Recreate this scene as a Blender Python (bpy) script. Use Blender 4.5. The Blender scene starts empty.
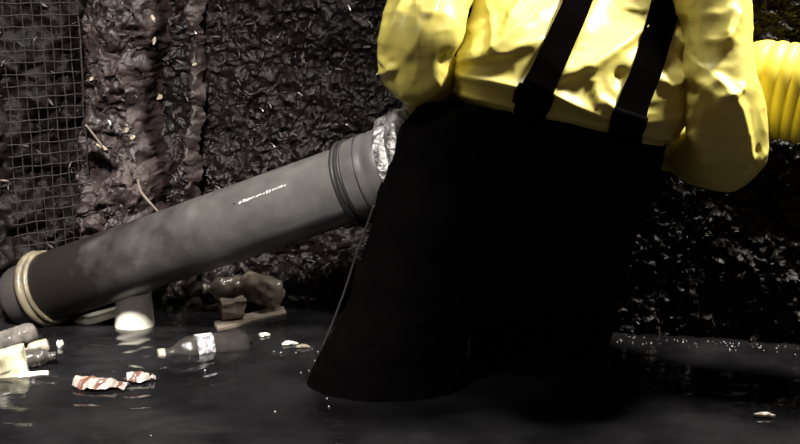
import bpy, math, random
import numpy as np
from mathutils import Vector, Matrix
random.seed(7)
C = bpy.context.scene.collection
S = bpy.context.scene

# ------------------------------------------------------------------ camera
H = 0.92                     # height of the lens above the water (z = 0)
TH = math.radians(12)        # looking down
F = 1111.0                   # focal length in pixels of an 800 px wide frame
cd = bpy.data.cameras.new('camera'); cam = bpy.data.objects.new('camera', cd); C.objects.link(cam)
cd.sensor_width = 36.0; cd.lens = F/800*36.0
cam.location = (0, 0, H); cam.rotation_euler = (math.pi/2 - TH, 0, 0)
cd.clip_start = 0.05
S.camera = cam
# ------------------------------------------------------------------ world, lights, exposure
S.view_settings.view_transform = 'Standard'; S.view_settings.look = 'None'
S.view_settings.gamma = 1.0; S.view_settings.use_curve_mapping = False
S.view_settings.exposure = 0.0
W = bpy.data.worlds.new('night'); S.world = W; W.use_nodes = True
W.node_tree.nodes['Background'].inputs[0].default_value = (0.92, 0.66, 0.80, 1)
W.node_tree.nodes['Background'].inputs[1].default_value = 0.08

def area(name, loc, aim, size, power, col, spread=180):
    l = bpy.data.lights.new(name, 'AREA'); l.shape = 'DISK'; l.size = size; l.energy = power; l.color = col
    l.spread = math.radians(spread)
    o = bpy.data.objects.new(name, l); C.objects.link(o); o.location = loc
    o.rotation_euler = (Vector(aim) - Vector(loc)).to_track_quat('-Z', 'Y').to_euler()
    return o
area('back_work_lamp', (0.35, 3.10, 2.9), (0.35, 2.5, 0.4), 0.80, 44, (1.0, 0.97, 0.90))
area('right_work_lamp', (1.70, 2.84, 2.45), (0.75, 2.55, 0.2), 0.40, 200, (1.0, 0.96, 0.88))
area('left_work_lamp', (-0.72, 1.38, 2.05), (-0.92, 2.98, 0.0), 0.40, 26, (1.0, 0.95, 0.89), 60)

# ------------------------------------------------------------------ helpers
ct, st = math.cos(TH), math.sin(TH)
def ray(px, py):
    u = (px - 400)/F; v = -(py - 222)/F
    return Vector((u, ct + v*st, -st + v*ct))
def at(px, py, Y):                       # point of the place seen there, at depth Y
    d = ray(px, py); t = Y/d.y
    return Vector((d.x*t, Y, H + d.z*t))
def on(px, py, z=0.0):                   # point on a horizontal level
    d = ray(px, py); t = (z - H)/d.z
    return Vector((d.x*t, d.y*t, z))

def _hash(ix, iy, iz, s):
    n = (ix*374761393 + iy*668265263 + iz*2147483647 + s*1274126177) & 0xffffffff
    n = ((n ^ (n >> 13))*1274126177) & 0xffffffff
    n = ((n ^ (n >> 16))*2246822519) & 0xffffffff
    return ((n ^ (n >> 15)) & 0xffff)/65535.0
def vnoise(p, s=0):                      # p: (n,3) -> values 0..1
    i = np.floor(p).astype(np.int64); f = p - i; f = f*f*f*(f*(f*6-15)+10)
    r = 0
    for dx in (0, 1):
        wx = f[:, 0] if dx else 1-f[:, 0]
        for dy in (0, 1):
            wy = f[:, 1] if dy else 1-f[:, 1]
            for dz in (0, 1):
                wz = f[:, 2] if dz else 1-f[:, 2]
                r = r + wx*wy*wz*_hash(i[:, 0]+dx, i[:, 1]+dy, i[:, 2]+dz, s)
    return r
def fbm(p, o=4, s=0, ridged=False, gain=0.5):
    a, t, r = 1.0, 0.0, 0
    for k in range(o):
        v = vnoise(p*(2.03**k) + 17.3*k, s+k)
        if ridged: v = 1 - np.abs(2*v-1)
        r = r + a*v; t += a; a *= gain
    return r/t

def setsock(b, name, v):
    if name in b.inputs: b.inputs[name].default_value = v
def mat(name, col, rough=0.5, spec=0.5, metal=0.0, noise=None, bump=None, rough_var=0.0, trans=0.0, sheen=0.0, coat=0.0):
    """procedural principled material; noise=(scale, second colour, contrast), bump=(scale, strength, distance)"""
    m = bpy.data.materials.new(name); m.use_nodes = True
    nt = m.node_tree; b = nt.nodes['Principled BSDF']
    b.inputs['Base Color'].default_value = (*col, 1)
    setsock(b, 'Roughness', rough); setsock(b, 'Specular IOR Level', spec); setsock(b, 'Metallic', metal)
    setsock(b, 'Transmission Weight', trans); setsock(b, 'Coat Weight', coat)
    tc = nt.nodes.new('ShaderNodeTexCoord')
    if noise:
        n = nt.nodes.new('ShaderNodeTexNoise'); n.inputs['Scale'].default_value = noise[0]; n.inputs['Detail'].default_value = 6
        nt.links.new(tc.outputs['Object'], n.inputs['Vector'])
        r = nt.nodes.new('ShaderNodeValToRGB'); c = noise[2]
        r.color_ramp.elements[0].position = 0.5-c; r.color_ramp.elements[1].position = 0.5+c
        r.color_ramp.elements[0].color = (*col, 1); r.color_ramp.elements[1].color = (*noise[1], 1)
        nt.links.new(n.outputs['Fac'], r.inputs['Fac']); nt.links.new(r.outputs['Color'], b.inputs['Base Color'])
        if rough_var:
            mr = nt.nodes.new('ShaderNodeMapRange'); mr.inputs['From Min'].default_value = 0.3; mr.inputs['From Max'].default_value = 0.7
            mr.inputs['To Min'].default_value = rough-rough_var; mr.inputs['To Max'].default_value = rough+rough_var
            nt.links.new(n.outputs['Fac'], mr.inputs['Value']); nt.links.new(mr.outputs['Result'], b.inputs['Roughness'])
    if bump:
        n2 = nt.nodes.new('ShaderNodeTexNoise'); n2.inputs['Scale'].default_value = bump[0]; n2.inputs['Detail'].default_value = 5
        nt.links.new(tc.outputs['Object'], n2.inputs['Vector'])
        bp = nt.nodes.new('ShaderNodeBump'); bp.inputs['Strength'].default_value = bump[1]; bp.inputs['Distance'].default_value = bump[2]
        nt.links.new(n2.outputs['Fac'], bp.inputs['Height']); nt.links.new(bp.outputs['Normal'], b.inputs['Normal'])
    return m

def mesh(name, verts, faces, m=None, parent=None, smooth=True, edges=()):
    me = bpy.data.meshes.new(name)
    me.from_pydata([tuple(v) for v in verts], list(edges), [tuple(f) for f in faces]); me.update()
    if smooth and faces: me.polygons.foreach_set('use_smooth', [True]*len(me.polygons))
    if m: me.materials.append(m)
    o = bpy.data.objects.new(name, me); C.objects.link(o)
    if parent: adopt(o, parent)
    return o
def adopt(o, parent):                    # keep the world place
    o.parent = parent
    mw = Matrix.Identity(4); q = parent
    while q is not None:
        mw = q.matrix_parent_inverse @ q.matrix_basis @ mw; q = q.parent
    o.matrix_parent_inverse = mw.inverted()
def tag(o, label, cat, group=None, kind=None):
    if label: o['label'] = label
    if cat: o['category'] = cat
    if group: o['group'] = group
    if kind: o['kind'] = kind
    return o
def thing(name, loc, label, cat, group=None):
    o = bpy.data.objects.new(name, None); C.objects.link(o); o.location = loc; o.empty_display_size = 0.05
    return tag(o, label, cat, group)
def struct(o): o['kind'] = 'structure'; return o
def bake(o):                             # apply the modifiers of an object
    dg = bpy.context.evaluated_depsgraph_get(); dg.update()
    me = bpy.data.meshes.new_from_object(o.evaluated_get(dg)); old = o.data
    o.modifiers.clear(); o.data = me; me.name = o.name
    bpy.data.meshes.remove(old)
    return o

def grid_faces(nu, nv, wrap=False, off=0):
    f = []
    for j in range(nv-1):
        for i in range(nu if wrap else nu-1):
            a = off+j*nu+i; b = off+j*nu+(i+1) % nu
            f.append((a, b, b+nu, a+nu))
    return f
def catmull(pts, n):
    pts = [Vector(p) for p in pts]; out = []
    ext = [2*pts[0]-pts[1]] + pts + [2*pts[-1]-pts[-2]]
    for i in range(1, len(ext)-2):
        p0, p1, p2, p3 = ext[i-1:i+3]
        for k in range(n):
            t = k/n
            out.append(0.5*((2*p1) + (p2-p0)*t + (2*p0-5*p1+4*p2-p3)*t*t + (3*p1-p0-3*p2+p3)*t**3))
    out.append(pts[-1]); return out
def lerp_list(vals, n):                  # same sampling as catmull
    out = []
    for i in range(len(vals)-1):
        for k in range(n):
            t = k/n; t = t*t*(3-2*t); out.append(vals[i]*(1-t)+vals[i+1]*t)
    out.append(vals[-1]); return out
def tube_geo(path, radii, seg=16, caps=True, squash=None):
    """verts, faces of a round tube along a path"""
    path = [Vector(p) for p in path]; n = len(path); vs = []; fs = []
    t0 = (path[1]-path[0]).normalized()
    ref = Vector((0, 0, 1)) if abs(t0.z) < 0.9 else Vector((1, 0, 0))
    u = (ref - t0*ref.dot(t0)).normalized()
    for i in range(n):
        t = (path[min(i+1, n-1)]-path[max(i-1, 0)]).normalized()
        u = (u - t*u.dot(t)).normalized(); w = t.cross(u)
        r = radii[i] if hasattr(radii, '__len__') else radii
        for k in range(seg):
            a = 2*math.pi*k/seg
            vs.append(path[i] + u*(math.cos(a)*r) + w*(math.sin(a)*r*(squash or 1)))
    fs = grid_faces(seg, n, True)
    if caps:
        fs.append(tuple(range(seg-1, -1, -1))); fs.append(tuple((n-1)*seg+k for k in range(seg)))
    return vs, fs
def tube(name, path, radii, m, parent=None, seg=16, caps=True, smooth=True):
    v, f = tube_geo(path, radii, seg, caps); o = mesh(name, v, f, m, parent, smooth)
    return o
def lathe_geo(a, b, prof, seg=32, lobes=None):
    """surface of revolution about the axis a->b; prof = [(s along 0..1, radius)]"""
    a = Vector(a); b = Vector(b); t = (b-a).normalized()
    ref = Vector((0, 0, 1)) if abs(t.z) < 0.9 else Vector((0, 1, 0))
    u = (ref - t*ref.dot(t)).normalized(); w = t.cross(u); vs = []
    for s, r in prof:
        c = a + (b-a)*s
        for k in range(seg):
            th = 2*math.pi*k/seg; rr = r*(1+(lobes(s, th) if lobes else 0))
            vs.append(c + u*math.cos(th)*rr + w*math.sin(th)*rr)
    fs = grid_faces(seg, len(prof), True)
    fs.append(tuple(range(seg-1, -1, -1))); fs.append(tuple((len(prof)-1)*seg+k for k in range(seg)))
    return vs, fs
def lathe(name, a, b, prof, m, parent=None, seg=32, lobes=None, smooth=True):
    v, f = lathe_geo(a, b, prof, seg, lobes); o = mesh(name, v, f, m, parent, smooth)
    return o
def crease(o, ang=35):                   # sharp edges stay sharp under smooth shading
    me = o.data; 
    try: me.set_sharp_from_angle(angle=math.radians(ang))
    except Exception: pass
    return o

# ------------------------------------------------------------------ materials
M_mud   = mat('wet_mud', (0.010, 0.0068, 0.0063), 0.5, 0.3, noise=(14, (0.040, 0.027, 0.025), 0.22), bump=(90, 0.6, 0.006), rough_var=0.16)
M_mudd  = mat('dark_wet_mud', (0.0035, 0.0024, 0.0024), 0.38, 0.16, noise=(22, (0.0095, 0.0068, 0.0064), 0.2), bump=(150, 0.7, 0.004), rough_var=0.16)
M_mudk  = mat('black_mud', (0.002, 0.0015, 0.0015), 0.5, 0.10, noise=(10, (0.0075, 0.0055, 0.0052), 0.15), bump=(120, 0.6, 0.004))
M_litter= mat('rotten_leaf', (0.02, 0.016, 0.015), 0.26, 0.6, noise=(25, (0.17, 0.145, 0.135), 0.2))
M_glint_flake = mat('glint_flake', (0.05, 0.042, 0.038), 0.28, 0.5, noise=(40, (0.22, 0.19, 0.175), 0.2))  # flakes on the right wall, coloured pale to stand in for wet glints
M_chip  = mat('pale_scrap', (0.44, 0.38, 0.28), 0.4, 0.5, noise=(60, (0.20, 0.165, 0.12), 0.25))
M_twig  = mat('twig_bark', (0.14, 0.11, 0.085), 0.6, 0.4, noise=(60, (0.08, 0.06, 0.05), 0.2))
M_wire  = mat('rusty_wire', (0.026, 0.021, 0.02), 0.6, 0.2, noise=(60, (0.009, 0.007, 0.0065), 0.2))
M_yel   = mat('yellow_oilskin', (0.65, 0.565, 0.125), 0.42, 0.4, noise=(5, (0.59, 0.50, 0.105), 0.25), bump=(40, 0.10, 0.006))
M_wader = mat('black_rubber', (0.0014, 0.0011, 0.0012), 0.8, 0.02, noise=(9, (0.0022, 0.0018, 0.0018), 0.2), bump=(40, 0.25, 0.006))
M_strap = mat('black_webbing', (0.0016, 0.0012, 0.0012), 0.95, 0.0, bump=(250, 0.4, 0.002))
M_buck  = mat('black_buckle_plastic', (0.003, 0.0025, 0.0025), 0.6, 0.0)
M_skin  = mat('skin', (0.50, 0.30, 0.22), 0.5, 0.5, noise=(30, (0.44, 0.26, 0.19), 0.2))
M_hair  = mat('dark_hair', (0.015, 0.011, 0.009), 0.5, 0.4, bump=(120, 0.6, 0.004))
M_hose  = mat('yellow_hose_plastic', (0.74, 0.63, 0.08), 0.5, 0.2, noise=(6, (0.68, 0.55, 0.06), 0.2))
M_water = None

# ------------------------------------------------------------------ the setting
def water_mat():
    m = bpy.data.materials.new('murky_water'); m.use_nodes = True
    nt = m.node_tree; b = nt.nodes['Principled BSDF']
    b.inputs['Base Color'].default_value = (0.016, 0.0155, 0.017, 1); setsock(b, 'Roughness', 0.04); setsock(b, 'IOR', 1.33)
    tc = nt.nodes.new('ShaderNodeTexCoord'); mp = nt.nodes.new('ShaderNodeMapping'); mp.inputs['Scale'].default_value = (1.0, 2.0, 1.0)
    nt.links.new(tc.outputs['Object'], mp.inputs['Vector'])
    n = nt.nodes.new('ShaderNodeTexNoise'); n.inputs['Scale'].default_value = 60; n.inputs['Detail'].default_value = 2
    nt.links.new(mp.outputs['Vector'], n.inputs['Vector'])
    bp = nt.nodes.new('ShaderNodeBump'); bp.inputs['Strength'].default_value = 0.12; bp.inputs['Distance'].default_value = 0.003
    nt.links.new(n.outputs['Fac'], bp.inputs['Height']); nt.links.new(bp.outputs['Normal'], b.inputs['Normal'])
    # scum: slightly paler drifting patches of silt
    n2 = nt.nodes.new('ShaderNodeTexNoise'); n2.inputs['Scale'].default_value = 5; n2.inputs['Detail'].default_value = 7
    nt.links.new(tc.outputs['Object'], n2.inputs['Vector'])
    r = nt.nodes.new('ShaderNodeValToRGB'); r.color_ramp.elements[0].position = 0.35; r.color_ramp.elements[1].position = 0.7
    r.color_ramp.elements[0].color = (0.0045, 0.0043, 0.0049, 1); r.color_ramp.elements[1].color = (0.017, 0.0167, 0.0178, 1)
    nt.links.new(n2.outputs['Fac'], r.inputs['Fac']); nt.links.new(r.outputs['Color'], b.inputs['Base Color'])
    return m
M_water = water_mat()

# water: a fine grid with low ripples
nx, ny = 460, 460
X, Y = np.meshgrid(np.linspace(-2.6, 2.6, nx), np.linspace(0.5, 4.4, ny))
p = np.stack([X.ravel(), Y.ravel(), 0*X.ravel()], 1)
rip = (fbm(p*np.array([5, 11, 1.0]), 3, 3)-0.5)*0.0065 + (fbm(p*np.array([13, 30, 1.0]), 2, 13)-0.5)*0.0022
for cx, cy, amp in ((-0.55, 2.72, .0012), (-0.80, 2.75, .0012), (-0.72, 2.55, .0018), (-0.62, 2.66, .0022)):
    d = np.hypot(p[:, 0]-cx, p[:, 1]-cy); rip += amp*np.sin(d*95)*np.exp(-d*5)
p[:, 2] = rip
wt = mesh('water_surface', p, grid_faces(nx, ny), M_water)
struct(wt)
fl = mesh('floor', [(-3, 0, -0.5), (3, 0, -0.5), (3, 5, -0.5), (-3, 5, -0.5)], [(0, 1, 2, 3)], M_mudd); struct(fl)

A = on(85, 300); B = on(800, 347)                      # foot line of the back wall at the water
bd = (B-A); bd.z = 0; L_ab = bd.length; bd.normalize()
bn = Vector((bd.y, -bd.x, 0))                          # towards the camera
LEAN = 0.12
def wall_mesh(name, org, d, nrm, s0, s1, z0, z1, step, disp, m, lean=LEAN, crumb=26):
    ns = int((s1-s0)/step)+1; nz = int((z1-z0)/step)+1
    Sg, Zg = np.meshgrid(np.linspace(s0, s1, ns), np.linspace(z0, z1, nz)); s = Sg.ravel(); z = Zg.ravel()
    base = np.array(org)[None] + np.outer(s, np.array(d)) + np.outer(z, np.array([0, 0, 1.0])) - np.outer(z*lean, np.array(nrm))
    h = disp(s, z, base)
    v = base + np.outer(h, np.array(nrm))
    q = v.copy()
    for k in range(3): v[:, k] += (fbm(q*crumb, 3, 900+9*k)-0.5)*0.9/crumb + (fbm(q*crumb*2.6, 2, 950+9*k)-0.5)*0.32/crumb   # crumbly in every direction
    o = mesh(name, v, grid_faces(ns, nz), m)
    return struct(o), v, h
def d_back(s, z, b):
    h = (fbm(b*6, 4, 11)-0.5)*0.07
    h += (fbm(b*45, 3, 21, True)-0.6)*0.016 + (fbm(b*110, 2, 26)-0.5)*0.009
    h += np.maximum(0, fbm(b*np.array([38, 38, 80]), 3, 31)-0.52)*0.075*np.clip((s-0.9)/0.5, 0.3, 1)     # flaky ledges on the right
    return h-0.055
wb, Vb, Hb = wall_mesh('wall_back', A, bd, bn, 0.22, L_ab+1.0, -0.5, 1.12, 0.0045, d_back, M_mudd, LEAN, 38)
# the muddy pillar between the mesh and the back wall
PW = 0.31
def hollow(s, z, s0, z0, ws, wz): return np.exp(-(((s-s0)/ws)**2 + ((z-z0)/wz)**2)**2)
hs = (at(150, 120, A.y) - A).dot(bd)
def zof(py): return at(150, py, A.y-0.05).z
def d_pil(s, z, b):
    w = (fbm(b*np.array([0, 0, 9.]), 3, 45)-.5)*0.05                     # wandering right edge
    e = np.clip(np.minimum(s/0.05, (hs+0.050+w-s)/0.05), 0, 1); e = e*e*(3-2*e)
    h = 0.19*e - 0.09
    h += (fbm(b*9, 4, 41)-0.5)*0.085 + (fbm(b*30, 4, 51, True, .65)-0.55)*0.045
    h += 0.125*np.exp(-((s-(hs+0.128+w*.4))/0.020)**2)*(0.75+0.5*fbm(b*10, 2, 47))
    h -= 0.19*hollow(s, z, hs+0.018, zof(108), 0.034, (zof(58)-zof(158))/2)
    h -= 0.10*hollow(s, z, hs-0.125, zof(168), 0.035, 0.035)
    return h
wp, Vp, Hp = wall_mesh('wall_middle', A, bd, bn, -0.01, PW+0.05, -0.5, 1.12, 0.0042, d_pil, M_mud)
# left wall, angled towards the camera, behind the wire mesh
ld = Vector((-1.215, -1.0, 0)).normalized(); ln = Vector((-ld.y, ld.x, 0))
if ln.y > 0: ln = -ln
def d_left(s, z, b):
    h = (fbm(b*8, 4, 71)-0.5)*0.13 + (fbm(b*30, 3, 81, True)-0.5)*0.03
    return h-0.035
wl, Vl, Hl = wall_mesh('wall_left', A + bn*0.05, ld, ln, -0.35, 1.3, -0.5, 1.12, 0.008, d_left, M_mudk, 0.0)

# rotten leaves and straw plastered on the walls: nobody could count them
def litter(name, V, H_, n, nrm, d, m, lmin, lmax, cond, seed, label):
    rng = np.random.RandomState(seed); vs = []; fs = []
    idx = rng.permutation(len(V)); cnt = 0
    up = np.array([0, 0, 1.0]); nn = np.array(nrm); dd = np.array(d)
    for i in idx:
        q = V[i]
        if not cond(q, rng): continue
        L = rng.uniform(lmin, lmax); w = L*rng.uniform(0.10, 0.30); a = rng.uniform(-1.2, 1.2)+ (0 if rng.rand() < .6 else 1.2)
        t = dd*math.cos(a)+up*math.sin(a); c = np.cross(t, nn)
        curl = rng.uniform(0.1, 0.5)*L; tilt = rng.uniform(-.5, .5)
        k0 = len(vs); ns = 5
        for j in range(ns):
            f = j/(ns-1); ww = w*math.sin(math.pi*(0.12+0.8*f)); o = q + nn*(0.004+curl*(f-.5)**2*2) + t*(f-.5)*L
            vs.append(o + c*ww*.5 + nn*tilt*ww); vs.append(o - c*ww*.5 - nn*tilt*ww); vs.append(o + nn*0.0025)
        for j in range(ns-1):
            a0 = k0+3*j; b0 = a0+3
            fs += [(a0, b0, b0+2, a0+2), (a0+2, b0+2, b0+1, a0+1)]
        cnt += 1
        if cnt >= n: break
    o = mesh(name, vs, fs, m, None, False)
    sol = o.modifiers.new('s', 'SOLIDIFY'); sol.thickness = 0.0012
    return tag(o, label, 'leaf litter', None, 'stuff')
inview = lambda q: -1.35 < q[0] < 1.25 and -0.02 < q[2] < 1.05
litter('leaf_litter', Vb, Hb, 900, bn, bd, M_litter, 0.006, 0.026, lambda q, r: inview(q) and q[0] < 0.25 and vnoise(np.array([q])*9, 77)[0] > r.uniform(.3, .75), 1, 'dark rotten leaves and straw plastered on the back wall above the pipe')
litter('leaf_litter', Vb, Hb, 1700, bn, bd, M_glint_flake, 0.004, 0.013, lambda q, r: inview(q) and q[0] > 0.25 and r.rand() < 0.3+0.7*(abs((q[2]*9) % 1-.5) < .25), 2, 'small wet flakes, coloured pale for their glints, on the back wall right of the waders')
litter('leaf_litter', Vp, Hp, 260, bn, bd, M_litter, 0.006, 0.022, lambda q, r: inview(q), 3, 'crumbs and roots stuck in the brown mud pillar')
litter('leaf_litter', Vl, Hl, 160, ln, ld, M_litter, 0.006, 0.03, lambda q, r: inview(q), 4, 'muddy clots and leaves caught behind the wire mesh')

def near_wall(px, py, V):                # nearest wall vertex seen at that pixel
    d = ray(px, py).normalized(); o = Vector((0, 0, H)); dv = np.array(d); r = V-np.array(o)
    t = r@dv; dist = np.linalg.norm(r-np.outer(t, dv), axis=1)
    ok = dist < 0.012
    if not ok.any(): return Vector(V[np.argmin(dist)])
    j = np.where(ok)[0][np.argmin(t[ok])]
    return Vector(V[j])
def shard(name, c, L, w, h, ang, m, seed, lab, cat, group=None):
    rng = random.Random(seed); vs = []; n = 7
    t = Vector((math.cos(ang), 0, math.sin(ang))); q = Vector((-math.sin(ang), 0, math.cos(ang))); b = Vector((0, -1, 0))
    for s in (-1, 1):
        for k in range(n):
            a = 2*math.pi*k/n; r = rng.uniform(.7, 1.1)
            vs.append(c + t*math.cos(a)*L*.5*r + q*math.sin(a)*w*.5*r + b*(h*.5*s + rng.uniform(-.2, .2)*h))
    fs = [tuple(range(n-1, -1, -1)), tuple(range(n, 2*n))] + [(k, (k+1) % n, n+(k+1) % n, n+k) for k in range(n)]
    o = mesh(name, vs, fs, m, None, False); return tag(o, lab, cat, group)
chips = [(158, 40, 8, 4, 1.2, 'pale scrap stuck high on the mud pillar above the dark hollow'),
         (153, 16, 9, 4, 1.9, 'topmost pale scrap on the mud pillar'),
         (88, 79, 6, 4, .6, 'pale scrap at the left edge of the mud pillar beside the mesh'),
         (159, 100, 7, 6, .5, 'largest pale scrap, lodged at the right side of the dark hollow'),
         (131, 128, 6, 4, .8, 'upper pale scrap of two left of the dark hollow'),
         (133, 137, 6, 4, .3, 'lower pale scrap of two left of the dark hollow'),
         (105, 149, 13, 4, -.5, 'long yellowish scrap low on the left of the mud pillar'),
         (198, 66, 5, 3, .2, 'small pale scrap at the right edge of the mud pillar'),
         (150, 216, 7, 4, .3, 'pale scrap at the foot of the twig just above the pipe')]
for k, (px, py, L, w, a, lab) in enumerate(chips):
    c = near_wall(px, py, Vp) + bn*0.004; s = c.y/F
    shard('plastic_scrap', c, L*s, w*s, 0.004, a, M_chip, k, lab, 'scrap', 'pale scraps stuck in the mud pillar')
c1 = near_wall(142, 178, Vp)+bn*.01; c2 = near_wall(150, 190, Vp)+bn*.03; c3 = at(160, 214, c2.y-.01)
tag(tube('twig', catmull([c1, c2, c3], 6), lerp_list([.004, .0045, .003], 6), M_twig, None, 8), 'bent brown twig hanging down the mud pillar to the pipe', 'twig')
c1 = near_wall(84, 126, Vp)+bn*.012; c2 = near_wall(97, 141, Vp)+bn*.012; c3 = near_wall(108, 150, Vp)+bn*.01
tag(tube('root', catmull([c1, c2, c3], 6), [.003]*13, M_twig, None, 8), 'thin pale root slanting across the left of the mud pillar', 'root')

# wire mesh on the left wall
wm = thing('wire_mesh', A + ln*0.09 + Vector((0, 0, 0)), 'rusty square wire mesh standing against the left wall', 'wire mesh')
mo = A + ln*0.085 + ld*0.005
ws_n, wz_n = 9, 28
pitch_s, pitch_z = 0.0265, 0.0315
for i in range(ws_n):
    s = i*pitch_s; r = 0.0028 if i == 0 else 0.0014
    pts = [mo + ld*(s+0.0012*math.sin(j*1.7+i)) + Vector((0, 0, z)) + ln*(0.004*math.sin(j*.9+i*2)) for j, z in enumerate(np.linspace(0.13, 0.15+(wz_n-1)*pitch_z, 24))]
    o = tube('wire', pts, r, M_wire, wm, 6)
for j in range(wz_n):
    z = 0.15+j*pitch_z
    pts = [mo + ld*s + Vector((0, 0, z+0.0013*math.sin(k*1.3+j*2.1))) + ln*(0.0035+0.004*math.sin(k*.8+j)) for k, s in enumerate(np.linspace(0, (ws_n-1)*pitch_s+.015, 14))]
    o = tube('wire', pts, 0.0014, M_wire, wm, 6)

# ------------------------------------------------------------------ the person
root = thing('person', (0.38, 2.6, -0.5), 'person seen from behind in yellow jacket and black waders with braces, standing in water', 'person')
YT = 2.56
lat = Vector((0.978, 0.0, -0.20)).normalized()
def torso_ring(px, py, Yc): return at(px, py, Yc)
tc_ = [torso_ring(566, 124, YT+.0), torso_ring(567, 112, YT), torso_ring(572, 92, YT+.005), torso_ring(583, 55, YT+.055), torso_ring(598, 5, YT+.17), torso_ring(610, -45, YT+.27), torso_ring(618, -90, YT+.33), torso_ring(622, -110, YT+.35)]
ta = [0.235, 0.268, 0.280, 0.282, 0.300, 0.31, 0.32, 0.085]
tb = [0.115, 0.148, 0.165, 0.168, 0.160, 0.14, 0.10, 0.075]
NR = 22
cen = catmull(tc_, NR); ra = lerp_list(ta, NR); rb = lerp_list(tb, NR)
NU = 300
def xz(px, py, Y=YT-0.15): q = at(px, py, Y); return (q.x, q.z)
# ridges: polyline in the plane of the back, height, width above, width below
ridges = [
 ([(446, 66), (490, 61), (520, 53), (552, 38)], .024, .030, .009),
 ([(449, 73), (490, 81), (535, 90)], .016, .012, .012),
 ([(494, 2), (499, 25), (508, 48)], .007, .006, .008),
 ([(562, 8), (532, 30), (500, 55)], .022, .034, .010),
 ([(466, 12), (476, 32), (482, 50)], .015, .020, .012),
 ([(556, 80), (600, 62), (640, 38), (662, 20)], .020, .026, .014),
 ([(595, 62), (594, 85), (598, 108)], .008, .012, .010),
 ([(548, 90), (575, 106), (600, 118), (622, 119)], .018, .014, .008),
 ([(600, 96), (612, 108), (622, 118)], .008, .012, .01),
 ([(640, 8), (655, 12), (664, 8)], .012, .012, .006),
 ([(652, 30), (661, 22), (664, 10)], .010, .008, .006),
 ([(676, 30), (688, 46), (700, 48), (712, 40)], .026, .050, .010),
 ([(712, 30), (728, 15), (742, 5)], .016, .018, .012),
 ([(662, 80), (672, 88), (682, 86), (694, 74)], .016, .018, .007),
 ([(640, 126), (665, 122), (690, 118)], .008, .016, .012),
 ([(590, 30), (606, 12), (618, -10)], .010, .02, .014),
 ([(520, 20), (530, 2), (536, -14)], .010, .014, .014),
]
dents = [((626, 78), .020, .018), ((452, 60), .03, .014), ((478, 40), .012, .016), ((676, 64), .018, .018), ((573, 50), .01, .03), ((540, 70), .012, .02)]
def fold_height(x, z, ridges, dents, Yr=YT-0.15):
    h = np.zeros_like(x)
    for pl, amp, wu, wd in ridges:
        pts = [np.array(xz(*q, Yr)) for q in pl]
        best = np.full(x.shape, 1e9); sgn = np.ones_like(x); tt = np.zeros_like(x); n = len(pts)-1
        for k in range(n):
            a, b = pts[k], pts[k+1]; d = b-a; L2 = d@d
            t = np.clip(((x-a[0])*d[0]+(z-a[1])*d[1])/L2, 0, 1)
            qx = x-(a[0]+t*d[0]); qz = z-(a[1]+t*d[1]); dist = np.hypot(qx, qz)
            nrm = np.array([-d[1], d[0]]);
            if nrm[1] < 0: nrm = -nrm
            s_ = np.sign(qx*nrm[0]+qz*nrm[1]); upd = dist < best
            best = np.where(upd, dist, best); sgn = np.where(upd, s_, sgn); tt = np.where(upd, (k+t)/n, tt)
        w = np.where(sgn > 0, wu, wd)
        taper = np.clip(np.minimum(tt, 1-tt)*5+0.35, 0, 1)
        h += amp*taper*np.exp(-(best/w)**1.5)
    for (px, py), amp, w in dents:
        c = xz(px, py, Yr); h -= amp*np.exp(-((x-c[0])**2+(z-c[1])**2)/w**2)
    return h
vs = []
for i, c in enumerate(cen):
    for k in range(NU):
        th = 2*math.pi*k/NU; cc, ss = math.cos(th), math.sin(th); e = 0.85
        vs.append(c + lat*(ra[i]*math.copysign(abs(cc)**e, cc)) + Vector((0, 1, -0.15 if ss > 0 else 0.0))*(rb[i]*math.copysign(abs(ss)**e, ss)))
V = np.array(vs); back = np.clip((np.repeat([c.y for c in cen], NU) - V[:, 1])/0.10, 0, 1)
nrm_ = np.zeros_like(V); cenr = np.repeat(np.array(cen), NU, 0)
nrm_ = V-cenr; nrm_[:, 2] *= .3; nrm_ /= np.linalg.norm(nrm_, axis=1)[:, None]+1e-6
fh = fold_height(V[:, 0], V[:, 2], ridges, dents)
cr = (fbm(V*np.array([7, 7, 8]), 2, 101)-0.5)*0.020 + (fbm(V*np.array([14, 14, 20]), 2, 111, True)-0.6)*0.008
V = V + nrm_*(fh*back*1.1 + cr)[:, None]
jk = mesh('jacket', V, grid_faces(NU, len(cen), True) + [tuple(range(NU-1, -1, -1))], M_yel, root)

def sleeve(pts, rad, seed, rdg, dnt, nseg=200, n=36):
    path = catmull(pts, n); r = lerp_list(rad, n); v, f = tube_geo(path, r, nseg, False)
    V = np.array(v); P_ = np.repeat(np.array(path), nseg, 0); N = V-P_; N /= np.linalg.norm(N, axis=1)[:, None]
    vis = np.clip((P_[:, 1]-V[:, 1])/0.06+.3, 0, 1)
    h = fold_height(V[:, 0], V[:, 2], rdg, dnt, 2.42)*vis
    h += (fbm(V*np.array([6, 6, 7]), 2, seed)-0.5)*0.022 + (fbm(V*np.array([13, 13, 18]), 2, seed+7, True)-0.6)*0.007
    return V + N*h[:, None], f
lr = [([(408, -4), (398, 25), (386, 52)], .012, .012, .008), ([(392, 5), (388, 30), (380, 60)], .009, .008, .008), ([(440, -5), (428, 25), (404, 60)], .014, .03, .014),
      ([(380, 58), (388, 66), (396, 70)], .010, .008, .006), ([(379, 74), (388, 72), (394, 66)], .009, .006, .006), ([(398, 98), (420, 96), (445, 80)], .010, .02, .02)]
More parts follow.
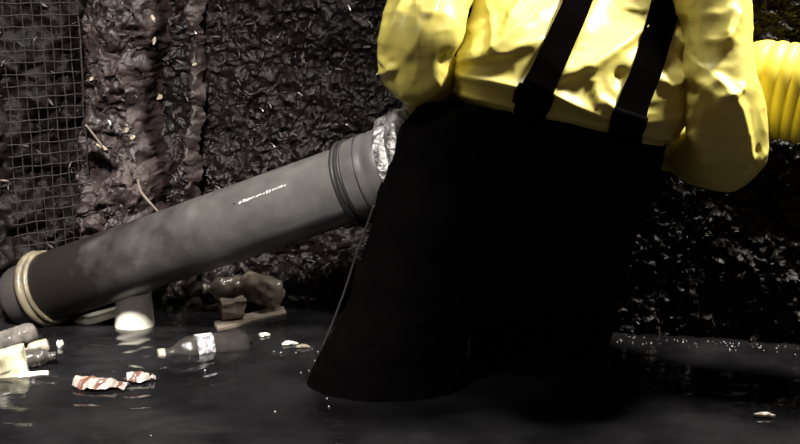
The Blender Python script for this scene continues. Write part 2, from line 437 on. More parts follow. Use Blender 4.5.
Ls, Lf = sleeve([at(466, -95, 2.76), at(438, -30, 2.62), at(424, 30, 2.50), at(415, 60, 2.49), at(424, 68, 2.57), at(430, 95, 2.70), at(432, 112, 2.80)],
                [.10, .094, .086, .082, .078, .066, .055], 201, lr, [((450, 62), .02, .02), ((392, 64), .008, .008)])
ls = mesh('sleeve', Ls, Lf, M_yel, jk)
rr_ = [([(708, 70), (724, 88), (734, 108), (741, 140), (742, 166)], .020, .012, .05), ([(722, 97), (732, 93), (740, 86)], .012, .010, .007), ([(748, 10), (738, 30), (726, 48)], .014, .012, .012),
       ([(742, 150), (752, 160), (764, 150)], .010, .008, .008), ([(738, 172), (748, 168), (758, 160)], .008, .006, .006),
       ([(690, 132), (702, 146), (704, 165)], .010, .012, .02), ([(742, 5), (735, 20), (728, 40)], .010, .012, .010), ([(700, 80), (712, 96), (720, 120)], .010, .014, .014)]
Rs, Rf = sleeve([at(690, -95, 2.76), at(708, -30, 2.62), at(717, 50, 2.51), at(726, 115, 2.46), at(726, 149, 2.48), at(704, 156, 2.60), at(670, 150, 2.74)],
                [.105, .090, .074, .088, .088, .078, .055], 301, rr_, [((748, 158), .010, .008), ((753, 148), .008, .007), ((694, 90), .02, .014)])
rs = mesh('sleeve', Rs, Rf, M_yel, jk)

# waders: seat and two baggy legs grown into one skin
def ell_tube(cs, aa, bb, n, seg=40):
    path = catmull(cs, n); a = lerp_list(aa, n); b = lerp_list(bb, n); vs = []
    for i, c in enumerate(path):
        for k in range(seg):
            th = 2*math.pi*k/seg; vs.append(c + Vector((a[i]*math.cos(th), b[i]*math.sin(th), 0)))
    return vs, grid_faces(seg, len(path), True) + [tuple(range(seg-1, -1, -1)), tuple((len(path)-1)*seg+k for k in range(seg))]
def level(xl, xr, py, Y):                # centre and half width of a leg between two edges
    a = at(xl, py, Y); b = at(xr, py, Y); return (a+b)/2, (b.x-a.x)/2
parts = []
yl, yr = 2.52, 2.66
sv = [level(420, 668, 104, 2.57), level(401, 667, 128, 2.57), level(390, 661, 160, 2.57), level(378, 648, 200, 2.57), level(363, 632, 250, 2.58), level(356, 622, 290, 2.58), level(352, 617, 322, 2.58)]
parts.append(ell_tube([s[0] for s in sv], [s[1] for s in sv], [.135, .145, .155, .155, .14, .125, .09], 5))
lg = [level(392, 500, 170, 2.57), level(370, 500, 230, 2.56), level(350, 490, 290, 2.54), level(328, 468, 340, yl), level(308, 466, 385, yl-.02), level(300, 465, 402, yl-.03)]
cs = [s[0] for s in lg]; aa = [s[1] for s in lg]
cs += [Vector((cs[-1].x+.01, yl-.03, -.18)), Vector((cs[-1].x+.015, yl-.02, -.38)), Vector((cs[-1].x+.015, yl-.0, -.495))]; aa += [.15, .11, .10]
parts.append(ell_tube(cs, aa, [.12, .13, .13, .13, .13, .13, .12, .11, .13], 5))
lg = [level(480, 634, 230, 2.60), level(474, 620, 290, 2.64), level(472, 610, 340, yr), level(473, 605, 366, yr), level(473, 602, 385, yr)]
cs = [s[0] for s in lg]; aa = [s[1] for s in lg]
cs += [Vector((cs[-1].x, yr, -.2)), Vector((cs[-1].x-.005, yr, -.38)), Vector((cs[-1].x-.005, yr+.03, -.495))]; aa += [.13, .11, .10]
parts.append(ell_tube(cs, aa, [.13, .13, .13, .13, .13, .12, .11, .13], 5))
vs = []; fs = []
for v, f in parts:
    o_ = len(vs); vs += v; fs += [tuple(i+o_ for i in q) for q in f]
wd = mesh('waders', vs, fs, M_wader)
rm = wd.modifiers.new('r', 'REMESH'); rm.mode = 'VOXEL'; rm.voxel_size = 0.011
sm = wd.modifiers.new('s', 'SMOOTH'); sm.iterations = 5; sm.factor = .5
bake(wd)
n = len(wd.data.vertices); co = np.empty(n*3); wd.data.vertices.foreach_get('co', co); co = co.reshape(-1, 3)
no = np.empty(n*3); wd.data.vertices.foreach_get('normal', no); no = no.reshape(-1, 3)
co += no*((fbm(co*np.array([9, 9, 6]), 3, 401, True)-0.6)*0.022)[:, None]
wd.data.vertices.foreach_set('co', co.ravel()); wd.data.update()
wd.data.polygons.foreach_set('use_smooth', [True]*len(wd.data.polygons))
if not wd.data.materials: wd.data.materials.append(M_wader)
adopt(wd, root)

# thin pale tube added to stand for the rim-light glint along the left leg
tube('edge_glint', catmull([at(x, y, Yq) for x, y, Yq in ((374, 205, 2.56), (366, 228, 2.56), (358, 250, 2.55), (352, 268, 2.55), (345, 290, 2.54), (333, 322, 2.52), (322, 348, 2.50))], 8), 0.0028, mat('edge_glint_grey', (.03, .028, .028), .2, .6, bump=(120, .5, .003)), wd, 8)

# braces over the jacket
from mathutils.bvhtree import BVHTree
def surf(o):
    return BVHTree.FromPolygons([v.co for v in o.data.vertices], [tuple(q.vertices) for q in o.data.polygons])
bj, bw = surf(jk), surf(wd)
def first_hit(px, py):
    d = ray(px, py).normalized(); o = Vector((0, 0, H)); ys = []
    for b in (bj, bw):
        h = b.ray_cast(o, d)
        if h[0] is not None: ys.append(h[0])
    return min(ys, key=lambda q: q.y) if ys else None
def strap(pl, widths, name, m, lift=0.007, n=10):
    mid = catmull([Vector((x, y, 0)) for x, y in pl], n); wd_ = lerp_list(widths, n); rows = []
    for i, c in enumerate(mid):
        t = (mid[min(i+1, len(mid)-1)]-mid[max(i-1, 0)]).normalized(); q = Vector((-t.y, t.x, 0)); 
        if q.x < 0: q = -q
        row = []
        for s in np.linspace(-.5, .5, 7):
            e = c + q*wd_[i]*s; row.append(first_hit(e.x, e.y))
        good = [r for r in row if r is not None]
        rows.append([(r or min(good, key=lambda g: g.y)) for r in row])
    # pull tight: smooth the depth along the strap
    Yd = np.array([[r.y for r in row] for row in rows]); Yd[:] = Yd.min(1, keepdims=True)*.6+Yd*.4
    for _ in range(14): Yd[1:-1] = np.minimum(Yd[1:-1], .25*Yd[:-2]+.5*Yd[1:-1]+.25*Yd[2:])
    vs = []
    for i, c in enumerate(mid):
        t = (mid[min(i+1, len(mid)-1)]-mid[max(i-1, 0)]).normalized(); q = Vector((-t.y, t.x, 0))
        if q.x < 0: q = -q
        for k, s in enumerate(np.linspace(-.5, .5, 7)):
            e = c+q*wd_[i]*s; vs.append(at(e.x, e.y, Yd[i, k]-lift))
    o = mesh(name, vs, grid_faces(7, len(mid)), m, root)
    so = o.modifiers.new('s', 'SOLIDIFY'); so.thickness = 0.004; so.offset = 1
    return o
s1 = strap([(595, -58), (588, -30), (577, 3), (563, 35), (548, 68), (534, 98), (528, 122)], [28, 28, 28, 29, 30, 34, 32], 'suspender', M_strap)
s2 = strap([(674, -58), (672, -30), (666, 3), (658, 35), (647, 70), (635, 100), (627, 128), (624, 142)], [28, 28, 29, 29, 30, 31, 34, 36], 'suspender', M_strap)
b1 = strap([(537, 90), (533, 99), (530, 108)], [38, 40, 38], 'buckle', M_buck, .009, 3); adopt(b1, s1)
b2 = strap([(632, 112), (629, 121), (627, 129)], [35, 37, 35], 'buckle', M_buck, .009, 3); adopt(b2, s2)

# the body inside the clothes, one continuous figure
J = {}
J['pel'] = at(545, 190, 2.60); J['wst'] = at(566, 112, YT+.0); J['chs'] = at(604, -25, YT+.27); J['nck'] = at(620, -95, YT+.32)
J['nk2'] = J['nck'] + Vector((.02, .05, .07)); J['hed'] = J['nk2'] + Vector((.015, .03, .09)); J['top'] = J['hed'] + Vector((.01, .0, .09))
J['ls'] = at(462, -72, 2.78); J['le'] = at(414, 60, 2.51); J['lw'] = at(432, 112, 2.80)
J['rs'] = at(696, -72, 2.78); J['re'] = at(726, 135, 2.49); J['rw'] = at(668, 150, 2.75)
J['lh'] = J['wst'].lerp(J['pel'], .9) + Vector((-.10, 0, -.05)); J['rh'] = J['wst'].lerp(J['pel'], .9) + Vector((.10, .02, -.05))
J['lk'] = at(425, 300, 2.52); J['la'] = Vector((on(380, 402).x+.01, yl-.02, -.42)); J['lt'] = J['la'] + Vector((-.02, .15, -.045))
J['rk'] = at(545, 300, 2.64); J['ra'] = Vector((on(540, 385).x*1.0, yr, -.42)); J['rt'] = J['ra'] + Vector((.02, .15, -.045))
chain = [('pel', None, .11), ('wst', 'pel', .095), ('chs', 'wst', .085), ('nck', 'chs', .052), ('nk2', 'nck', .055), ('hed', 'nk2', .085), ('top', 'hed', .06),
         ('ls', 'chs', .036), ('le', 'ls', .036), ('lw', 'le', .027), ('rs', 'chs', .036), ('re', 'rs', .036), ('rw', 're', .027),
         ('lh', 'pel', .085), ('lk', 'lh', .06), ('la', 'lk', .042), ('lt', 'la', .035), ('rh', 'pel', .085), ('rk', 'rh', .06), ('ra', 'rk', .042), ('rt', 'ra', .035)]
names = []; vs = []; ed = []; rad = []
for nme, par, r in chain:
    names.append(nme); vs.append(J[nme]); rad.append(r)
    if par: ed.append((names.index(par), len(vs)-1))
def hand(wrist, fwd, side, palm_n):
    """palm, four curled fingers and a thumb from the wrist vertex"""
    w = names.index(wrist); p0 = J[wrist]; pm = p0 + fwd*.055; vs.append(pm); rad.append(.024); ed.append((w, len(vs)-1)); kp = len(vs)-1
    for k, L in enumerate((.070, .080, .074, .058)):
        b = p0 + fwd*.095 + side*(.033-.022*k); vs.append(b); rad.append(.0105); ed.append((kp, len(vs)-1)); pr = len(vs)-1
        d = fwd.copy(); q = b
        for j, fr in enumerate((.45, .32, .23)):
            d = (d + palm_n*.75).normalized(); q = q + d*L*fr; vs.append(q); rad.append(.0092-.001*j); ed.append((pr, len(vs)-1)); pr = len(vs)-1
    q = p0 + fwd*.045 + side*.045 + palm_n*.012; vs.append(q); rad.append(.012); ed.append((kp, len(vs)-1)); pr = len(vs)-1
    for j in range(2):
        q = q + (fwd*.6+side*.25+palm_n*.7).normalized()*.03; vs.append(q); rad.append(.0105-.001*j); ed.append((pr, len(vs)-1)); pr = len(vs)-1
hand('lw', Vector((-.35, .80, -.48)).normalized(), Vector((.9, .4, 0)).normalized(), Vector((.2, -.3, -.9)).normalized())
hand('rw', Vector((-.85, .45, -.2)).normalized(), Vector((.2, .2, .95)).normalized(), Vector((-.3, -.9, .1)).normalized())
bo = mesh('body', vs, [], None, None, True, ed)
sk = bo.modifiers.new('k', 'SKIN'); sk.use_smooth_shade = True
for i, r in enumerate(rad): bo.data.skin_vertices[0].data[i].radius = (r, r)
bo.data.skin_vertices[0].data[0].use_root = True
su = bo.modifiers.new('s', 'SUBSURF'); su.levels = 1; su.render_levels = 1
bake(bo); bo.data.materials.clear(); bo.data.materials.append(M_skin); adopt(bo, root)
# short dark hair
hv, hf = [], []
hc = J['hed'] + Vector((.004, -.004, .03)); nu_, nv_ = 24, 10
for j in range(nv_):
    ph = math.pi*.5*(1-j/(nv_-1))*1.0
    for i in range(nu_):
        a = 2*math.pi*i/nu_; drop = .05*max(0, -math.sin(a))*(1-j/(nv_-1))
        hv.append(hc + Vector((.088*math.cos(a)*math.sin(ph+.001), .105*math.sin(a)*math.sin(ph+.001), .098*math.cos(ph)-drop)))
mesh('hair', hv, grid_faces(nu_, nv_, True), M_hair, root)

# ------------------------------------------------------------------ corrugated hose
hp = catmull([Vector((2.3, 2.02, .42)), Vector((1.6, 2.36, .535)), at(800, 94, 2.61), at(752, 95, 2.69), at(690, 96, 2.80), at(640, 98, 2.85)], 60)
fine = []; acc = 0
# resample evenly
seglen = [0]
for i in range(1, len(hp)): seglen.append(seglen[-1]+(hp[i]-hp[i-1]).length)
tot = seglen[-1]; NS = int(tot/0.0026); hr = []; path = []
j = 0
for k in range(NS+1):
    s = tot*k/NS
    while j < len(seglen)-2 and seglen[j+1] < s: j += 1
    f_ = (s-seglen[j])/max(1e-6, seglen[j+1]-seglen[j]); path.append(hp[j].lerp(hp[j+1], f_))
    hr.append(0.1125 + 0.0034*(2*abs(math.sin(math.pi*s/0.0235))**.6-1))
ho = thing('corrugated_hose', path[NS//3], 'thick yellow corrugated suction hose behind the right sleeve', 'hose')
tube('hose_wall', path, hr, M_hose, ho, 48, False)
v, f = tube_geo([path[-1], path[-1]+(path[-1]-path[-2]).normalized()*.05], [.119, .119], 48, False)
tube('end_cuff', [path[-2], path[-1], path[-1]+(path[-1]-path[-2]).normalized()*.04], [.119, .120, .119], M_hose, ho, 48, False)

# ------------------------------------------------------------------ grey pipe with flange
def pipe_mat():
    m = mat('grey_pipe', (0.185, 0.18, 0.172), 0.36, 0.5, noise=(7, (0.13, 0.124, 0.117), 0.25), bump=(60, 0.12, 0.003), rough_var=0.1)
    nt = m.node_tree; b = nt.nodes['Principled BSDF']; old = b.inputs['Base Color'].links[0].from_socket
    tc = nt.nodes.new('ShaderNodeTexCoord'); n = nt.nodes.new('ShaderNodeTexNoise'); n.inputs['Scale'].default_value = 14; n.inputs['Detail'].default_value = 3
    nt.links.new(tc.outputs['Object'], n.inputs['Vector'])
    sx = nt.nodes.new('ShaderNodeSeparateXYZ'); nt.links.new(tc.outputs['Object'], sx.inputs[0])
    ma = nt.nodes.new('ShaderNodeMath'); ma.operation = 'MULTIPLY_ADD'; ma.inputs[1].default_value = -0.9; ma.inputs[2].default_value = -0.06   # silt on the sunk end, darkened further to paint in the shade there
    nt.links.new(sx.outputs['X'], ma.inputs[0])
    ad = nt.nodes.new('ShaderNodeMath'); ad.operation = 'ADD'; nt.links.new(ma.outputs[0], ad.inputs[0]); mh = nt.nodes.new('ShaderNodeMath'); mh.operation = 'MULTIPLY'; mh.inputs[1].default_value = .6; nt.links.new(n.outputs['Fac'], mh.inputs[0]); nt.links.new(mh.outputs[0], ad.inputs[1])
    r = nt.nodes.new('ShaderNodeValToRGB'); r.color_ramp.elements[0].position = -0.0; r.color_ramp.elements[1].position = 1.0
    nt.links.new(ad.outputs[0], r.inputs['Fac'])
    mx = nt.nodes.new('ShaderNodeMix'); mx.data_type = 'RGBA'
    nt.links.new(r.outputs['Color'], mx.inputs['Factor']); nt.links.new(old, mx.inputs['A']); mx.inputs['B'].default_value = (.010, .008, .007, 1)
    nt.links.new(mx.outputs['Result'], b.inputs['Base Color'])
    return m
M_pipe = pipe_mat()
M_pdk = mat('dark_pipe_end', (0.030, 0.028, 0.028), 0.5, 0.5, noise=(12, (0.045, 0.04, 0.037), .2), bump=(60, .2, .004))
M_ring = mat('dirty_cream_ring', (0.16, 0.138, 0.09), 0.4, 0.5, noise=(22, (0.07, 0.056, 0.036), .2), bump=(80, .3, .004))
M_foil = mat('silver_flange', (0.62, 0.62, 0.60), 0.30, 0.5, metal=.75, noise=(24, (0.16, 0.155, 0.15), .12), bump=(70, .9, .010))
M_gask = mat('black_gasket', (0.02, 0.019, 0.018), 0.5, 0.5)
M_scuff = mat('white_scuff', (0.62, 0.62, 0.58), 0.35, 0.5, noise=(150, (0.35, 0.34, 0.32), .25))
pa = at(41, 290, 3.0); pb = at(422, 159, 2.66)
ax = (pb-pa).normalized(); PL = (pb-pa).length; R0 = .0965
pp = thing('drain_pipe', pa, 'long grey pipe slanting from the water up to the waders, silver flange on top', 'pipe')
def along(s): return pa + ax*s
sh = PL*.842
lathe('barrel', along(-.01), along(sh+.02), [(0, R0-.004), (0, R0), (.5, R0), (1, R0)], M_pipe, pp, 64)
crease(pp.children[-1])
lathe('end_cap', along(-.085), along(.005), [(0, .05), (0, .074), (.08, .083), (.25, .088), (.9, .089), (1, .089)], M_pdk, pp, 48)
for k, (s, rr, w) in enumerate(((.012, .111, .011), (.034, .106, .006))):
    lathe('clamp_ring', along(s-w), along(s+w), [(0, R0-.003), (0, rr-.007), (.18, rr-.002), (.5, rr), (.82, rr-.002), (1, rr-.007), (1, R0-.003)], M_ring, pp, 64)
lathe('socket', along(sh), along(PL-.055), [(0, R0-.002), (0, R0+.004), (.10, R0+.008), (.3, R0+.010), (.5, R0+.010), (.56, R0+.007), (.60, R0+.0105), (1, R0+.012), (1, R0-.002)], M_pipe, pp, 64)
for s, gw in ((sh-.006, .006), (sh+.012, .0045), (sh+.052, .002)):
    lathe('gasket', along(s-gw), along(s+gw), [(0, R0-.003), (0, R0+.010), (.5, R0+.0135), (1, R0+.010), (1, R0-.003)], M_gask, pp, 64)
rngf = random.Random(3); jag = [rngf.uniform(-1, 1) for _ in range(72)]
def lob(s, th):
    k = th/(2*math.pi)*72; i = int(k) % 72; f_ = k-int(k); q = jag[i]*(1-f_)+jag[(i+1) % 72]*f_
    return 0.018*q
fo = lathe('flange', along(PL-.072), along(PL-.004), [(0, .095), (0, .122), (.06, .129), (.35, .130), (.48, .126), (.55, .132), (.85, .134), (.97, .130), (1, .120), (1.0, .095), (.8, .088), (.5, .086)], M_foil, pp, 72, lob)
crease(fo, 50)
up_ = (Vector((0, 0, 1)) - ax*ax.z).normalized(); sd = ax.cross(up_)
for k in range(8):
    a = 2*math.pi*(k+.5)/8; c = along(PL-.002) + (up_*math.cos(a)+sd*math.sin(a))*.110
    bl = lathe('bolt', c-ax*.006, c+ax*.010, [(0, .009), (0.9, .009), (1, .007)], M_gask, pp, 6, None, False)
# worn white lettering along the pipe, unreadable; a row of small marks
def on_pipe(s, a, r=R0): return along(s) + (up_*math.cos(a) - sd*math.sin(a)*-1)*r
bp_ = BVHTree.FromPolygons(*(lambda o: ([v.co for v in o.data.vertices], [tuple(q.vertices) for q in o.data.polygons]))(pp.children[0]))
vs = []; fs = []; rg = random.Random(5)
def pipe_hit(px, py):
    h = bp_.ray_cast(Vector((0, 0, H)), ray(px, py).normalized()); return h[0] + h[1]*(.0012 if h[1].dot(ray(px, py)) < 0 else -.0012)
t = 0.0
while t < 1.0:
    w = rg.uniform(.025, .075); px0 = 239+47*t; px1 = 239+47*min(1, t+w); hgt = rg.uniform(1.2, 3.0)
    y0 = 203 - 18.0*t + rg.uniform(-.5, .5); y1 = 203-18.0*min(1, t+w)
    q = [pipe_hit(px0, y0+hgt*.5), pipe_hit(px1, y1+hgt*.4), pipe_hit(px1, y1-hgt*.5), pipe_hit(px0, y0-hgt*.4)]
    k = len(vs); vs += q; fs.append((k, k+1, k+2, k+3)); t += w + rg.uniform(.004, .03)
scf = mesh('scuff_mark', vs, fs, M_scuff, pp, False); scf['label'] = 'worn white scuff line along the pipe'
rv = pipe_hit(234.5, 203.5); lathe('rivet', rv+Vector((0, -.002, .001)), rv+Vector((0, .002, -.001)), [(0, .0022), (1, .003)], M_gask, pp, 10)

# ------------------------------------------------------------------ floating rubbish
M_clear = mat('dirty_clear_plastic', (0.48, 0.45, 0.40), 0.10, 0.7, noise=(18, (0.30, 0.27, 0.235), .25), trans=.9, bump=(38, .8, .006))
M_brown = mat('brown_stained_plastic', (0.24, 0.185, 0.14), 0.15, 0.7, noise=(20, (0.50, 0.42, 0.33), .25), trans=.6, bump=(34, .6, .007))
M_dkpl  = mat('dark_dirty_plastic', (0.035, 0.031, 0.028), 0.2, 0.5, noise=(25, (0.12, 0.11, 0.10), .15), trans=.2, bump=(50, .4, .005))
M_greyp = mat('grey_dirty_plastic', (0.08, 0.072, 0.065), 0.2, 0.5, noise=(40, (0.22, 0.195, 0.175), .18), trans=.2, bump=(60, .5, .005))
M_white = mat('cream_white_plastic', (0.86, 0.83, 0.70), 0.35, 0.5, noise=(9, (0.78, 0.75, 0.62), .25))
M_cap = mat('grey_cap_plastic', (0.42, 0.39, 0.33), 0.35, 0.5, noise=(30, (0.30, 0.27, 0.22), .25))
M_label = mat('white_paper_label', (0.74, 0.74, 0.74), 0.3, 0.5, noise=(75, (0.22, 0.22, 0.24), .05), bump=(60, .4, .003))
M_foam  = mat('dirty_foam_block', (0.30, 0.25, 0.20), 0.8, 0.3, noise=(60, (0.15, 0.12, 0.095), .2), bump=(130, 1.0, .006))
M_wood  = mat('wet_board', (0.36, 0.30, 0.24), 0.35, 0.5, noise=(30, (0.16, 0.13, 0.10), .22), bump=(60, .4, .004))
M_carton= mat('pale_yellow_carton', (0.84, 0.80, 0.56), 0.3, 0.5, noise=(10, (0.20, 0.17, 0.10), .10), bump=(35, .4, .005))
def stripes(name, c1, c2, scale, ang):
    m = bpy.data.materials.new(name); m.use_nodes = True; nt = m.node_tree; b = nt.nodes['Principled BSDF']; setsock(b, 'Roughness', .3)
    tc = nt.nodes.new('ShaderNodeTexCoord'); mp = nt.nodes.new('ShaderNodeMapping'); mp.inputs['Rotation'].default_value = (0, 0, ang)
    w = nt.nodes.new('ShaderNodeTexWave'); w.inputs['Scale'].default_value = scale; w.inputs['Distortion'].default_value = 1.5
    r = nt.nodes.new('ShaderNodeValToRGB'); r.color_ramp.interpolation = 'CONSTANT'
    r.color_ramp.elements[0].color = (*c1, 1); r.color_ramp.elements[1].color = (*c2, 1); r.color_ramp.elements[1].position = .62
    e = r.color_ramp.elements.new(.85); e.color = (.12, .05, .035, 1)
    nt.links.new(tc.outputs['Object'], mp.inputs['Vector']); nt.links.new(mp.outputs['Vector'], w.inputs['Vector'])
    nt.links.new(w.outputs['Fac'], r.inputs['Fac']); nt.links.new(r.outputs['Color'], b.inputs['Base Color'])
    return m
M_wrap = stripes('striped_wrapper', (.34, .29, .25), (.18, .085, .055), 8, .5)

def bottle(neck, base, R, m, lab, seed, ribs=(), crush=.06, label=None, cap_m=None, group=None, petal=True):
    neck = Vector(neck); base = Vector(base); L = (base-neck).length
    t = thing('plastic_bottle', (neck+base)/2, lab, 'bottle', group)
    prof = [(0, R*.30), (.02, R*.34), (.07, R*.34), (.075, R*.42), (.09, R*.42), (.10, R*.36), (.16, R*.50), (.22, R*.76), (.29, R*.95), (.34, R)]
    for k in range(1, 20):
        s = .34+.54*k/20; r = R*.985
        for (a, b) in ribs:
            if a < s < b: r = R*(.965 if k % 2 else 1.0)
        prof.append((s, r))
    prof += [(.90, R*.99), (.95, R*.93), (.985, R*.72), (1.0, R*.45)]
    off = Vector((seed*3.1, seed*1.7, 0))
    def lb(s, th):
        q = np.array([[math.cos(th)*1.6+off.x, math.sin(th)*1.6+off.y, s*6.0]])
        v = (fbm(q, 2, 500+seed)[0]-.5)*crush*4*(1 if s > .12 else 0)*(1-.0*s)
        if petal and s > .86: v -= .26*(s-.86)/.14*(.5+.5*math.cos(5*th))
        return v
    lathe('bottle_body', neck, base, prof, m, t, 40, lb)
    a = neck - (base-neck)*.012; b = neck + (base-neck)*.062
    cp = lathe('cap', a, b, [(0, R*.30), (0.02, R*.40), (.15, R*.44), (1, R*.44)], cap_m or M_cap, t, 24)
    crease(cp)
    if label:
        s0, s1 = label
        def lb2(s, th): return lb(s0+(s1-s0)*s, th)
        lathe('bottle_label', neck.lerp(base, s0), neck.lerp(base, s1), [(k/6, R*1.015) for k in range(7)], M_label, t, 40, lb2)
    return t
def water_y(py): return on(400, py).y
# 1 clear bottle with a white label
Y1 = water_y(354); n1 = at(159, 356, Y1+.0); b1_ = at(250, 344, Y1+.09)
bottle(n1, b1_, .042, M_clear, 'clear bottle with a white label floating neck to the left in front of the plank', 1, ((.60, .9),), .035, (.40, .58))
# 2,3 bottles against the back wall
Y2 = water_y(308)
bottle(at(203, 289, Y2-.02), at(252, 287, Y2+.02), .034, M_brown, 'brown stained bottle lying with its cap to the left behind the foam block', 2, (), .07)
bottle(at(234, 284, Y2+.04), at(279, 294, Y2-.06), .043, M_brown, 'crumpled brown bottle with its lobed base turned to the right, above the plank', 3, (), .10)
# 4 grey ridged bottle at the left edge
Y4 = water_y(356)
bottle(at(-62, 366, Y4-.02), at(37, 331, Y4+.04), .030, M_greyp, 'grey ridged bottle slanting in from the left edge, below the pipe end', 4, ((.4, .92),), .03, None, None, None, False)
bottle(at(56, 356, Y4-.06), at(8, 361, Y4-.08), .026, M_dkpl, 'small dark bottle floating with its neck to the right, lowest at the left edge', 5, ((.4, .9),), .08, None, M_dkpl)
# pale bottle end beside them
bottle(at(24, 352, Y4-.03), at(49, 345, Y4-.01), .019, mat('beige_plastic', (.40, .35, .27), .3, .5, noise=(30, (.27, .23, .18), .2)), 'short beige bottle bobbing in front of the grey ridged bottle', 6, (), .06, None, None, None, False)

def slab(name, c, ex, ey, ez, m, lab, cat, seed=0, rough=.0, group=None, bev=.003, nsub=8):
    """a solid box of axes ex, ey, ez (half vectors) with broken surface"""
    vs = []; fs = []; n_ = nsub; idx = {}
    def vid(a, b, c_):
        k = (a, b, c_)
        if k not in idx:
            idx[k] = len(vs); vs.append([2*a/n_-1, 2*b/n_-1, 2*c_/n_-1])
        return idx[k]
    for a in range(n_):
        for b in range(n_):
            for s in (0, n_):
                fs.append((vid(a, b, s), vid(a+1, b, s), vid(a+1, b+1, s), vid(a, b+1, s)))
                fs.append((vid(a, s, b), vid(a+1, s, b), vid(a+1, s, b+1), vid(a, s, b+1)))
                fs.append((vid(s, a, b), vid(s, a+1, b), vid(s, a+1, b+1), vid(s, a, b+1)))
    q = np.array(vs, float); r = np.abs(q); 
    q = q*(1-0.10*((r[:, [1, 2, 0]]**6)*(r[:, [2, 0, 1]]**0)*0 + 0))
    W_ = np.array(c)[None] + q@np.array([list(ex), list(ey), list(ez)])
    if rough:
        nn = np.stack([fbm(W_*40+k*9, 2, seed+k)-.5 for k in range(3)], 1); W_ = W_ + nn*rough
    o = mesh(name, W_, fs, m, None, False)
    import bmesh
    bm = bmesh.new(); bm.from_mesh(o.data); bmesh.ops.recalc_face_normals(bm, faces=bm.faces[:]); bm.to_mesh(o.data); bm.free()
    return tag(o, lab, cat, group)
pc = on(251, 318, .004); e1 = (on(286, 309)-on(218, 326)); e1.z = 0
slab('wooden_plank', pc, e1*.5, Vector((-.01, .038, 0)), Vector((0, 0, .004)), M_wood, 'thin wet board floating under the foam block', 'plank', 3, .008)
bc = on(232, 318, .010); 
slab('foam_block', bc + Vector((0, .01, .026)), Vector((.033, .008, .003)), Vector((-.008, .022, 0)), Vector((0, .002, .022)), M_foam, 'brown crumbling foam block sitting on the thin board', 'block', 8, .014)
slab('wood_splinter', on(215, 306, .004), Vector((.026, .012, .003)), Vector((-.004, .008, 0)), Vector((0, 0, .004)), M_wood, 'pale splinter floating left of the foam block', 'splinter', 5, .004)

# white cup upside down beside the pipe, open brim in the water
Yc = on(135, 326).y
cb = on(134, 330, -.012); cb.y += .012; hgt = .108
cup = thing('plastic_cup', cb, 'white plastic cup floating upside down beside the grey pipe', 'cup')
rc = 20.5*Yc/F
lathe('cup_wall', cb, cb+Vector((.001, 0, hgt)), [(0, rc*.92), (0, rc), (.12, rc*1.0), (.8, rc*.90), (.93, rc*.885), (.95, rc*.93), (1.0, rc*.92), (1.0, rc*.80), (.97, rc*.78)], M_white, cup, 48)
crease(cup.children[-1], 40)
lc = on(101, 318, .004)
lid = thing('plastic_tray', lc, 'white plastic tray half sunk between the cup and the pipe', 'tray')
vs = []; nseg = 24
for (r, z) in ((.0, .010), (.040, .010), (.046, .016), (.062, .018), (.066, .010), (.062, -.004), (.0, -.004)):
    for k in range(nseg):
        a = 2*math.pi*k/nseg; vs.append(lc + Vector((r*math.cos(a)*1.1, r*math.sin(a)*.9, z + .30*r*math.cos(a) - .1*r*math.sin(a))))
mesh('tray_shell', vs, grid_faces(nseg, 7, True), M_white, lid)

# carton at the left edge
cc = on(8, 366, .018)
slab('drink_carton', cc, Vector((.042, .01, .006)), Vector((-.01, .03, 0)), Vector((-.006, 0, .036)), M_carton, 'pale yellow carton floating at the left edge below the grey bottle', 'carton', 11, .012)
slab('paper_sheet', on(33, 374, .002), Vector((.035, .006, .001)), Vector((-.004, .012, 0)), Vector((0, 0, .0018)), M_white, 'thin white sheet edge floating right of the yellow carton', 'paper', 12, .004)
# wrappers
def wrapper(px0, py0, px1, py1, w, lab, seed):
    a = on(px0, py0, .006); b = on(px1, py1, .006); t = (b-a); L = t.length; t.normalize(); q = Vector((-t.y, t.x, 0)); vs = []; nn_, mm = 26, 13
    for j in range(mm):
        for i in range(nn_):
            f_ = i/(nn_-1); g = j/(mm-1)*2-1; wid = w*(.25+.75*math.sin(math.pi*min(1, f_*1.15+.08))**.6 if f_ < .8 else .35+.25*(f_-.8)*5*.6)
            vs.append(a + t*L*f_ + q*wid*g + Vector((0, 0, .013*(1-g*g)*(1 if f_ < .8 else .4))))
    W_ = np.array(vs); W_[:, 2] += (fbm(W_*np.array([45, 45, 0])+seed, 3, seed, True)-.5)*.016
    o = mesh('snack_wrapper', W_, grid_faces(nn_, mm), M_wrap, None, False)
    so = o.modifiers.new('s', 'SOLIDIFY'); so.thickness = .002
    return tag(o, lab, 'wrapper')
wrapper(76, 383, 127, 387, .034, 'larger orange striped wrapper floating in the left foreground', 31)
wrapper(127, 380, 156, 378, .018, 'smaller orange striped wrapper, right of the larger one', 32)
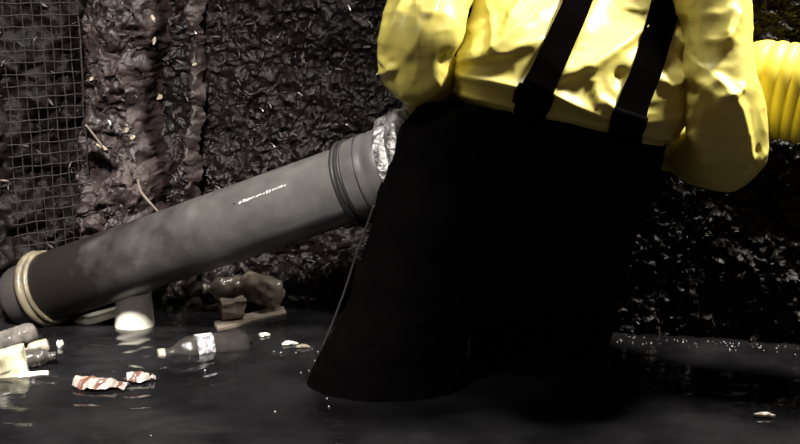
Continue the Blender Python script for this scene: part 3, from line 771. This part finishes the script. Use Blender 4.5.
# small floating scraps
def flat_scrap(px, py, wpx, dpx, m, lab, seed, name='leaf_scrap', cat='scrap', hgt=.004, group=None):
    c = on(px, py, .003); s = c.y/F; rg = random.Random(seed); n_ = 12; vs = []; fs = []
    for (f_, z) in ((1, -.002), (.95, hgt*.5), (.5, hgt)):
        for k in range(n_):
            a = 2*math.pi*k/n_; r = 1+.35*math.sin(a*3+seed)+rg.uniform(-.15, .15)
            vs.append(c + Vector((math.cos(a)*wpx*.5*s*r*f_, math.sin(a)*dpx*.5*s*4*r*f_, z*(1+rg.uniform(-.3, .3)))))
    fs = grid_faces(n_, 3, True) + [tuple(range(n_-1, -1, -1)), tuple(2*n_+k for k in range(n_))]
    return tag(mesh(name, vs, fs, m, None, False), lab, cat, group)
flat_scrap(264, 334.5, 11, 2.2, M_white, 'small white leaf-like scrap floating right of the plank', 1)
flat_scrap(289, 343, 14, 2.2, M_white, 'white scrap floating just left of the waders', 2)
flat_scrap(303, 346, 13, 1.5, M_chip, 'duller thin scrap touching the white one beside the waders', 3)
flat_scrap(765, 415, 19, 2.2, M_chip, 'pale scrap floating alone in the right foreground', 4, hgt=.006)
flat_scrap(60, 345, 6, 3, M_white, 'tiny white scrap floating right of the beige bottle', 5, hgt=.012)
flat_scrap(727, 375, 12, 2.0, M_litter, 'dull silt clot floating in the right background', 6)
# froth along the wall foot
rg = random.Random(9); vs = []; fs = []
for k in range(90):
    s = rg.uniform(1.45, L_ab+.1)
    c = A + bd*s + bn*(rg.uniform(.0, .07)); r = rg.uniform(.0008, .0022)*(1.3 if rg.random() < .1 else 1); o_ = len(vs)
    for (ph) in (0, .8, 1.5):
        for i in range(6):
            a = i*math.pi/3; vs.append(Vector((c.x+r*math.cos(a)*math.cos(ph), c.y+r*math.sin(a)*math.cos(ph), .001+r*math.sin(ph))))
    fs += grid_faces(6, 3, True, o_)
M_froth = mat('froth', (.6, .6, .58), .15, .5)
fr = mesh('froth', vs, fs, M_froth); tag(fr, 'specks of froth along the foot of the back wall', 'froth', None, 'stuff')
vs = []; fs = []
for px, py in ((318, 352), (321, 357), (315, 361), (325, 362), (309, 371), (301, 373), (326, 384), (327, 399), (329, 407), (275, 412), (312, 349), (296, 353), (281, 353), (274, 352), (205, 371), (151, 436)):
    c = on(px, py); r = rg.uniform(.0012, .0026); o_ = len(vs)
    for (ph) in (0, .8, 1.5):
        for i in range(6):
            a = i*math.pi/3; vs.append(Vector((c.x+r*math.cos(a)*math.cos(ph), c.y+r*math.sin(a)*math.cos(ph), .001+r*math.sin(ph))))
    fs += grid_faces(6, 3, True, o_)
tag(mesh('froth', vs, fs, M_froth), 'bright bubbles scattered on the water left of the waders', 'froth', None, 'stuff')
